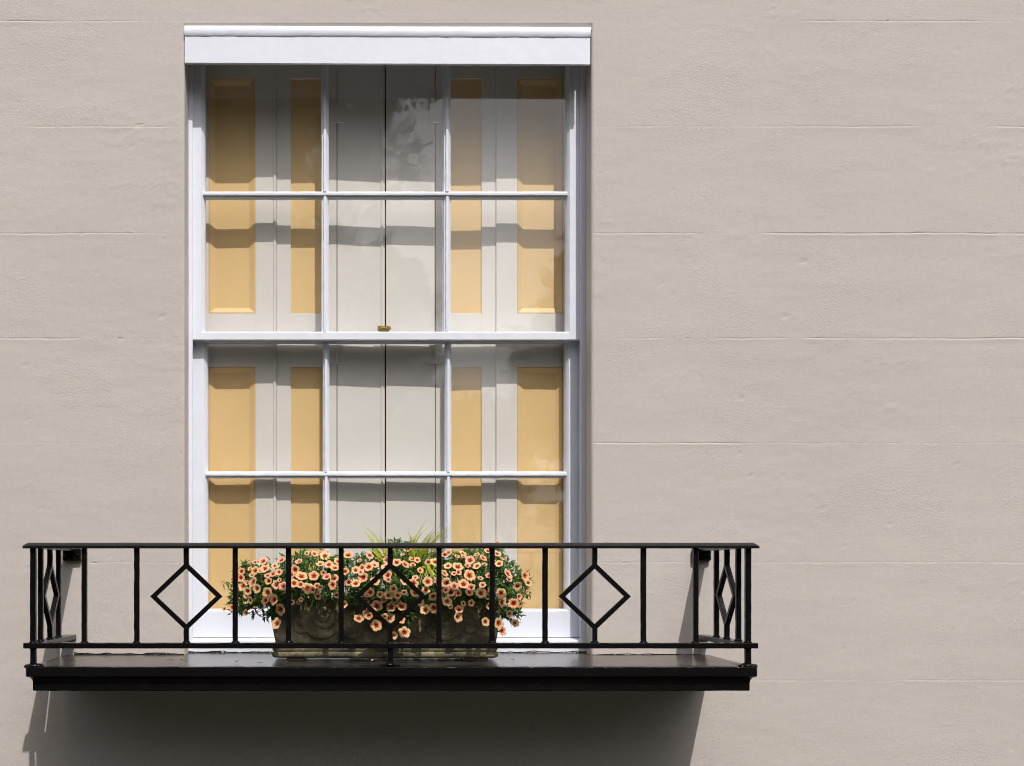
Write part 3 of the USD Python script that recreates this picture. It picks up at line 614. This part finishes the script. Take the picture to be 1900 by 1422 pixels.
FL = [(150,580,28),(250,645,55),(345,610,60),(370,500,50),(445,410,50),(370,420,30),(460,480,50),(385,675,45),(300,700,45),(280,740,55),(485,715,60),(465,780,50),(545,775,60),(495,600,55),(570,635,48),(615,398,45),(635,650,50),(605,870,60),(570,1000,60),(150,850,40),(80,860,30),(280,900,50),(240,510,40),(320,480,35),(780,410,55),(860,335,45),(935,340,40),(1030,360,55),(990,320,40),(1045,325,40),(985,435,45),(1065,440,50),(1125,470,50),(745,495,50),(810,550,58),(925,550,55),(1045,555,50),(1115,575,48),(740,620,45),(800,635,40),(870,670,58),(805,775,26),(1140,735,60),(1100,640,50),(1250,350,50),(1220,510,40),(1250,615,50),(1320,620,50),(1320,495,45),(1375,475,45),(1440,465,50),(1385,565,58),(1500,440,50),(1460,360,40),(1440,710,60),(1520,835,58),(1435,915,60),(1350,950,55),(1515,1020,55),(1210,820,40)]
FR = [(360,275,45),(405,360,55),(345,410,45),(315,325,30),(175,375,40),(265,395,45),(160,320,30),(30,335,40),(70,415,45),(30,440,45),(540,395,45),(605,390,45),(690,325,40),(720,305,35),(715,425,40),(690,490,40),(850,315,35),(855,340,40),(910,375,50),(890,420,45),(970,425,45),(970,325,30),(1030,355,40),(1070,290,35),(805,430,50),(815,480,48),(910,510,55),(700,575,50),(775,605,45),(855,585,48),(915,615,50),(540,565,48),(740,655,58),(810,665,50),(1165,405,40),(1250,495,55),(1330,610,48),(1400,515,48),(1425,575,35),(1010,665,48),(1070,695,40),(1185,670,50),(1200,750,55),(1295,760,50),(1350,700,40),(1420,660,35),(1350,770,35),(710,740,48),(815,805,58),(810,880,55),(1050,920,40),(1170,935,55),(1200,1000,50),(1310,930,40),(1260,850,35),(195,685,48),(215,785,50),(90,780,55),(310,780,50),(240,725,40),(330,660,35),(30,660,45),(415,580,50),(430,660,50),(525,640,45),(590,700,50),(515,810,50),(590,800,50),(205,885,52),(310,900,45),(335,1010,58),(90,950,50),(240,1040,40),(20,870,45),(160,870,35),(120,680,35),(180,510,50),(75,560,45),(1155,215,24)]
spots = [(400 + a / 5.078, 960 + b / 5.078, r / 5.078) for a, b, r in FL] + [(680 + a / 4.741, 960 + b / 4.741, r / 4.741) for a, b, r in FR]
stalks = []
have = np.array([q[:2] for q in spots])
while len(spots) < 196:      # smaller and half-open blooms filling in between
    px, py = rng.uniform(430, 980), rng.uniform(1024, 1128)
    if not SIL.buffer(-4).contains(Point(px, py)) or np.min(np.hypot(*(have - [px, py]).T)) < 8.0: continue
    spots.append((px, py, rng.uniform(5.5, 9.5))); have = np.vstack([have, [px, py]])
for px, py, r in spots:
    d = float(depth(px, py)) - 0.012 + rng.uniform(-.012, .008)
    if 500 < px < 930 and py > 1105: d = min(d, Y0 - 0.02 + rng.uniform(-.012, .004))
    R = r / S * (D + d) / D * 1.0 * rng.uniform(.93, 1.07)
    up = np.clip(1.25 - (py - 1015) / 75.0, 0.0, 1.2)
    side = np.clip((px - 705) / 270.0, -1, 1)
    nrm = np.array([0.55 * side * abs(side) + rng.normal(0, .32), -1.0, 0.15 + 0.95 * up + rng.normal(0, .28)]); nrm /= np.linalg.norm(nrm)
    a = np.cross([0, 0, 1.0], nrm); a /= np.linalg.norm(a); b = np.cross(nrm, a); th = rng.uniform(0, 6.28)
    a2, b2_ = a * math.cos(th) + b * math.sin(th), b * math.cos(th) - a * math.sin(th)
    fold = rng.uniform(.6, .85) if rng.random() < .2 else 1.0
    M = np.eye(4); M[:3, 0], M[:3, 1], M[:3, 2] = a2 * R * fold, b2_ * R * fold * rng.uniform(.86, 1.0), nrm * R * (1.5 if fold < 1 else rng.uniform(.7, 1.15)); M[:3, 3] = (fx(px, d), d, fz(py, d))
    flower(M, py > 1090); stalks.append((M[:3, 3] - nrm * R * 1.5, nrm))
# leaves: slender, folded along the midrib
def leaves(cent, dirs, ups, ln, wd):
    n = len(cent); s = np.cross(dirs, ups); s /= np.linalg.norm(s, axis=1, keepdims=True) + 1e-9; u = np.cross(s, dirs)
    P = np.stack([cent, cent + dirs * (ln * .38)[:, None] + s * (wd / 2)[:, None] + u * (wd * .22)[:, None], cent + dirs * (ln * .42)[:, None] - u * (ln * .02)[:, None], cent + dirs * (ln * .38)[:, None] - s * (wd / 2)[:, None] + u * (wd * .22)[:, None], cent + dirs * ln[:, None] - u * (ln * .18)[:, None]], 1)
    Fq = np.array([[0, 1, 2], [0, 2, 3], [1, 4, 2], [2, 4, 3]]); return P.reshape(-1, 3), (np.arange(n)[:, None, None] * 5 + Fq[None]).reshape(-1, 3)
Cn, Dn = [], []
minx, miny, maxx, maxy = SIL.bounds
while len(Cn) < 780:       # twigs with leaves around them
    px, py = rng.uniform(minx, maxx), rng.uniform(miny, maxy)
    if not SIL.contains(Point(px, py)): continue
    low = (py > 1108) and (505 < px < 925)
    if low and rng.random() < (.25 if py < 1128 else .65): continue
    d = float(depth(px, py)) + (rng.uniform(0, .075) if not low else rng.uniform(-0.0, .012))
    if low: d = min(d, Y0 - .012)
    tip = np.array([fx(px, d), d, fz(py, d)])
    dr = np.array([0.7 * np.clip((px - 705) / 280, -1, 1) + rng.normal(0, .5), -.55 + rng.normal(0, .35), (.75 - (py - 1010) / 70) + rng.normal(0, .35)]); dr /= np.linalg.norm(dr)
    L = rng.uniform(.025, .05)
    for k in range(9):
        c = tip - dr * L * (k / 9.0); rnd = rng.normal(0, 1, 3); rnd -= dr * (rnd @ dr); rnd /= np.linalg.norm(rnd); v = dr * rng.uniform(.2, .9) + rnd; Cn.append(c) if False else None
        Dn.append((c, v / np.linalg.norm(v)))
    stalks.append((tip, dr)); Cn.append(0)
C = np.array([c for c, _ in Dn]); DD = np.array([v for _, v in Dn]); U = rng.normal(0, .45, C.shape) + [0, -.45, 1.0]
part('foliage', leaves(C, DD, U, rng.uniform(.014, .026, len(C)), rng.uniform(.005, .0095, len(C))), LEAF, pl, smooth=False, kind='stuff')
tb = []
for p, v in stalks:
    root = np.array([np.clip(p[0], tx0 + .05, tx1 - .05), (Y0 + Y1) / 2 + .02, tz1 - .01])
    if p[1] < Y0 - .015 and tx0 < p[0] < tx1: root = np.array([p[0] + rng.normal(0, .02), Y0 - .012, tz1 + .01])
    mid = root * .45 + p * .55 + [0, 0, .02]; tt = np.linspace(0, 1, 6)[:, None]
    tb.append(tube((1 - tt) ** 2 * root + 2 * tt * (1 - tt) * mid + tt ** 2 * p, .0011, 4))
part('stems', trimesh.util.concatenate(tb), STEM, pl, smooth=True, kind='stuff')
for px, py in ((593.5, 1097), (558.5, 1113), (778, 1156), (779, 1167), (883, 1107), (642, 1100), (712, 1058)):
    d = float(depth(px, py)) - .02 if py < 1105 else Y0 - .02
    part('flower_bud', tube([(fx(px, d), d, fz(py - 6, d)), (fx(px + .5, d), d - .004, fz(py, d)), (fx(px, d), d - .003, fz(py + 6, d))], .004, 8, [.0015, .0045, .0038, .001]), PALE, pl, smooth=True)

# ornamental grass among the flowers
gr = thing('grass_tuft', 'thin yellow-green ornamental grass rising out of the peach flowers', 'grass')
def blade(p0, p1, sag, w):
    t_ = np.linspace(0, 1, 9)[:, None]; mid = (p0 + p1) / 2 + sag; c = (1 - t_) ** 2 * p0 + 2 * t_ * (1 - t_) * mid + t_ ** 2 * p1
    wd = (w * (1 - t_ ** 3) + .0003) / 2; side = np.array([.8, .45, .3]); side /= np.linalg.norm(side); fold = np.array([0.1, .5, 0])
    Vv = np.concatenate([c - side * wd, c + fold * wd * .6, c + side * wd]); i = np.arange(8)
    return (Vv, np.vstack([np.stack([i, i + 1, 9 + i + 1, 9 + i], 1), np.stack([9 + i, 9 + i + 1, 18 + i + 1, 18 + i], 1)]))
tufts = [(762, 1052, [(790, 965), (800, 975), (812, 972), (818, 980), (826, 966), (832, 984), (838, 975), (846, 982), (852, 968), (858, 966), (835, 992), (850, 990), (862, 1000), (800, 990), (790, 1000), (815, 1000), (828, 1003), (845, 1008), (780, 985), (755, 985), (760, 1000), (870, 1015), (805, 1010), (838, 998), (822, 990), (842, 968), (774, 996), (830, 975), (812, 988), (850, 1000)]),
         (728, 1062, [(672, 975), (680, 985), (690, 995), (697, 990), (683, 1002), (702, 1000), (668, 1010), (712, 995), (705, 1010), (690, 1012), (718, 1003)]), (790, 1048, [(800, 1090), (812, 1082), (822, 1086), (782, 1078), (830, 1070), (776, 1085), (808, 1072)])]
for bx_, by_, tips in tufts:
    for k in range(2):
        for tx_, ty_ in tips:
            if k and rng.random() < .1: continue
            d0 = -.15 + rng.uniform(-.03, .03); d1 = -.17 + rng.uniform(-.07, .05)
            if ty_ > 1060: d0, d1 = -.2, -.285
            a = np.array([fx(bx_ + rng.normal(0, 9), d0), d0, fz(by_ + 14, d0)]); b = np.array([fx(tx_ + rng.normal(0, 5 if k else 1), d1), d1, fz(ty_ + (rng.uniform(0, 18) if k else 0), d1)])
            part('blade', blade(a, b, np.array([rng.normal(0, .012) - .018 * np.sign(tx_ - bx_), 0, .03 if ty_ < 1060 else .06]), rng.uniform(.0036, .0054)), BLADE, gr, smooth=True)

# dry scraps on the slab
def scrap(px, py, ln, wd, ang, mat, label):
    Y = -D * (1 - (EYE - topz) * S / (py - CY)); Y = (EYE - topz) * S / (py - CY) * D - D
    c, s_ = math.cos(ang), math.sin(ang); u = np.linspace(-1, 1, 7); Vv = []
    for t_ in u:
        for w_ in (-1, 0, 1):
            lx_, ly_ = t_ * ln / 2, w_ * wd / 2 * math.sqrt(max(0, 1 - t_ * t_ * .96)); Vv.append((lx_ * c - ly_ * s_, lx_ * s_ + ly_ * c, .0052 + .0012 * abs(w_) + .0012 * math.sin(2.4 * t_ + px)))
    F = []
    for k in range(6):
        for q in range(2): a = 3 * k + q; F.append((a, a + 3, a + 4, a + 1))
    Vv = np.array(Vv) + [fx(px, Y), Y, topz]
    part('dry_leaf', (Vv, np.array(F)), mat, smooth=True, label=label, cat='leaf')
scrap(316, 1229, .016, .006, .3, DRY, 'flat scrap of dry brown leaf on the slab left of the first big diamond\'s foot')
scrap(337, 1228.5, .012, .007, 1.0, DRY, 'curled reddish dry leaf on the slab below the left front diamond')
scrap(439, 1231, .014, .006, -.4, DRY, 'small brown dry leaf on the slab between left diamond and stone planter')
scrap(482, 1234, .014, .004, -.2, ROOM, 'thin blackish leaf scrap on the slab near the planter\'s left foot')
scrap(692, 1229, .013, .006, .9, PALE, 'pale fallen petal on the slab beneath the middle of the planter')
scrap(952, 1228, .010, .005, .2, ROOM, 'tiny dark leaf scrap on the slab right of the stone planter')

# ---------------------------------------------------------------- garden trees across the way, seen in the panes
def crown(seed_, nclump, nleaf):
    r = np.random.default_rng(seed_); C, Dd = [], []
    for k in range(nclump):
        v = r.normal(0, 1, 3); v /= np.linalg.norm(v); c = v * r.uniform(.35, 1.0) ** .6 * [1, 1, 1.0] * r.uniform(.72, 1.0); rad = r.uniform(.16, .32)
        q = r.normal(0, 1, (nleaf, 3)); q /= np.linalg.norm(q, axis=1, keepdims=True); C.append(c + q * rad * r.uniform(.3, 1, (nleaf, 1)) ** .5); Dd.append(q + r.normal(0, .6, q.shape))
    C, Dd = np.vstack(C), np.vstack(Dd); Dd /= np.linalg.norm(Dd, axis=1, keepdims=True)
    return leaves(C, Dd, r.normal(0, 1, C.shape), r.uniform(.05, .09, len(C)), r.uniform(.03, .055, len(C)))
cr = [crown(5, 95, 150), crown(9, 90, 150)]
TREES = [(-5.6, -19.0, 14.0, 4.6, 'tall dark leafy tree across from the house, mirrored in the left panes'),
         (-1.75, -18.0, 14.5, 3.1, 'leafy tree across from the house, mirrored in the middle panes'),
         (2.3, -21.0, 6.0, 1.7, 'low rounded tree mirrored in the lower right panes, nearer the middle'),
         (4.7, -20.0, 7.4, 1.6, 'small tree mirrored at the far right of the lower panes'),
         (-12.5, -22.0, 12.0, 4.5, 'broad tree beyond the left side of the window, across from the house'),
         (9.5, -24.0, 7.5, 3.4, 'bushy tree across from the house, right of the window')]
for k, (x, y, hgt, rad, lab) in enumerate(TREES):
    t = thing('garden_tree', lab, 'tree', loc=(x, y, 0)); c = cr[k % 2]
    rz = min(rad * 1.05, hgt * .46); cz = hgt - rz
    a = 0.9 * k; Rm = np.array([[math.cos(a), -math.sin(a), 0], [math.sin(a), math.cos(a), 0], [0, 0, 1]])
    part('crown', (c[0] @ Rm.T * [rad, rad, rz] + [0, 0, cz], c[1]), TREE, t, smooth=False)
    limbs = [tube([(0, 0, -.1), (.05, .02, cz * .5), (0, 0, cz)], .2, 8, [.035 * hgt * .5, .02 * hgt * .5, .012 * hgt * .5])]
    for q in range(6):
        b = q * 1.05 + k; limbs.append(tube([(0, 0, cz * .72), (rad * .3 * math.cos(b), rad * .3 * math.sin(b), cz), (rad * .7 * math.cos(b), rad * .7 * math.sin(b), cz + rz * .3)], .1, 6, [.09, .06, .02]))
    part('trunk', trimesh.util.concatenate(limbs), BARK, t, smooth=True)

# the rest of the belt of trees behind them, one dark mass
rb_ = np.random.default_rng(3); bv, bf, off = [], [], 0
for k in range(30):
    x = -46 + 92 * k / 29 + rb_.uniform(-1, 1)
    if 0.2 < x < 6.8: continue
    rad = rb_.uniform(2.6, 3.6); hgt = rb_.uniform(9.0, 12.5) if x < 0 else rb_.uniform(9.5, 11.5); y = -25 + rb_.uniform(-1.5, 1.5) + 0.0105 * x * x
    c = cr[k % 2]; pick = 0; pick = c[1].reshape(-1, 4, 3)[k % 3::3].reshape(-1, 3)
    for zc_ in (hgt * .70, hgt * .28):
        a = k + zc_; Rm = np.array([[math.cos(a), -math.sin(a), 0], [math.sin(a), math.cos(a), 0], [0, 0, 1]])
        lf = c[0].reshape(-1, 5, 3); lf = (lf[:, :1] + (lf - lf[:, :1]) * 2.1).reshape(-1, 3)
        bv.append(lf @ Rm.T * [rad * 1.25, rad, hgt * .32] + [x, y, zc_]); bf.append(pick + off); off += len(c[0])
bv, bf = np.vstack(bv), np.vstack(bf); used, inv = np.unique(bf, return_inverse=True)
part('tree_belt', (bv[used], inv.reshape(-1, 3)), TREE, smooth=False, label='belt of dark garden trees far across from the house, mirrored in the glass', cat='trees', kind='stuff')
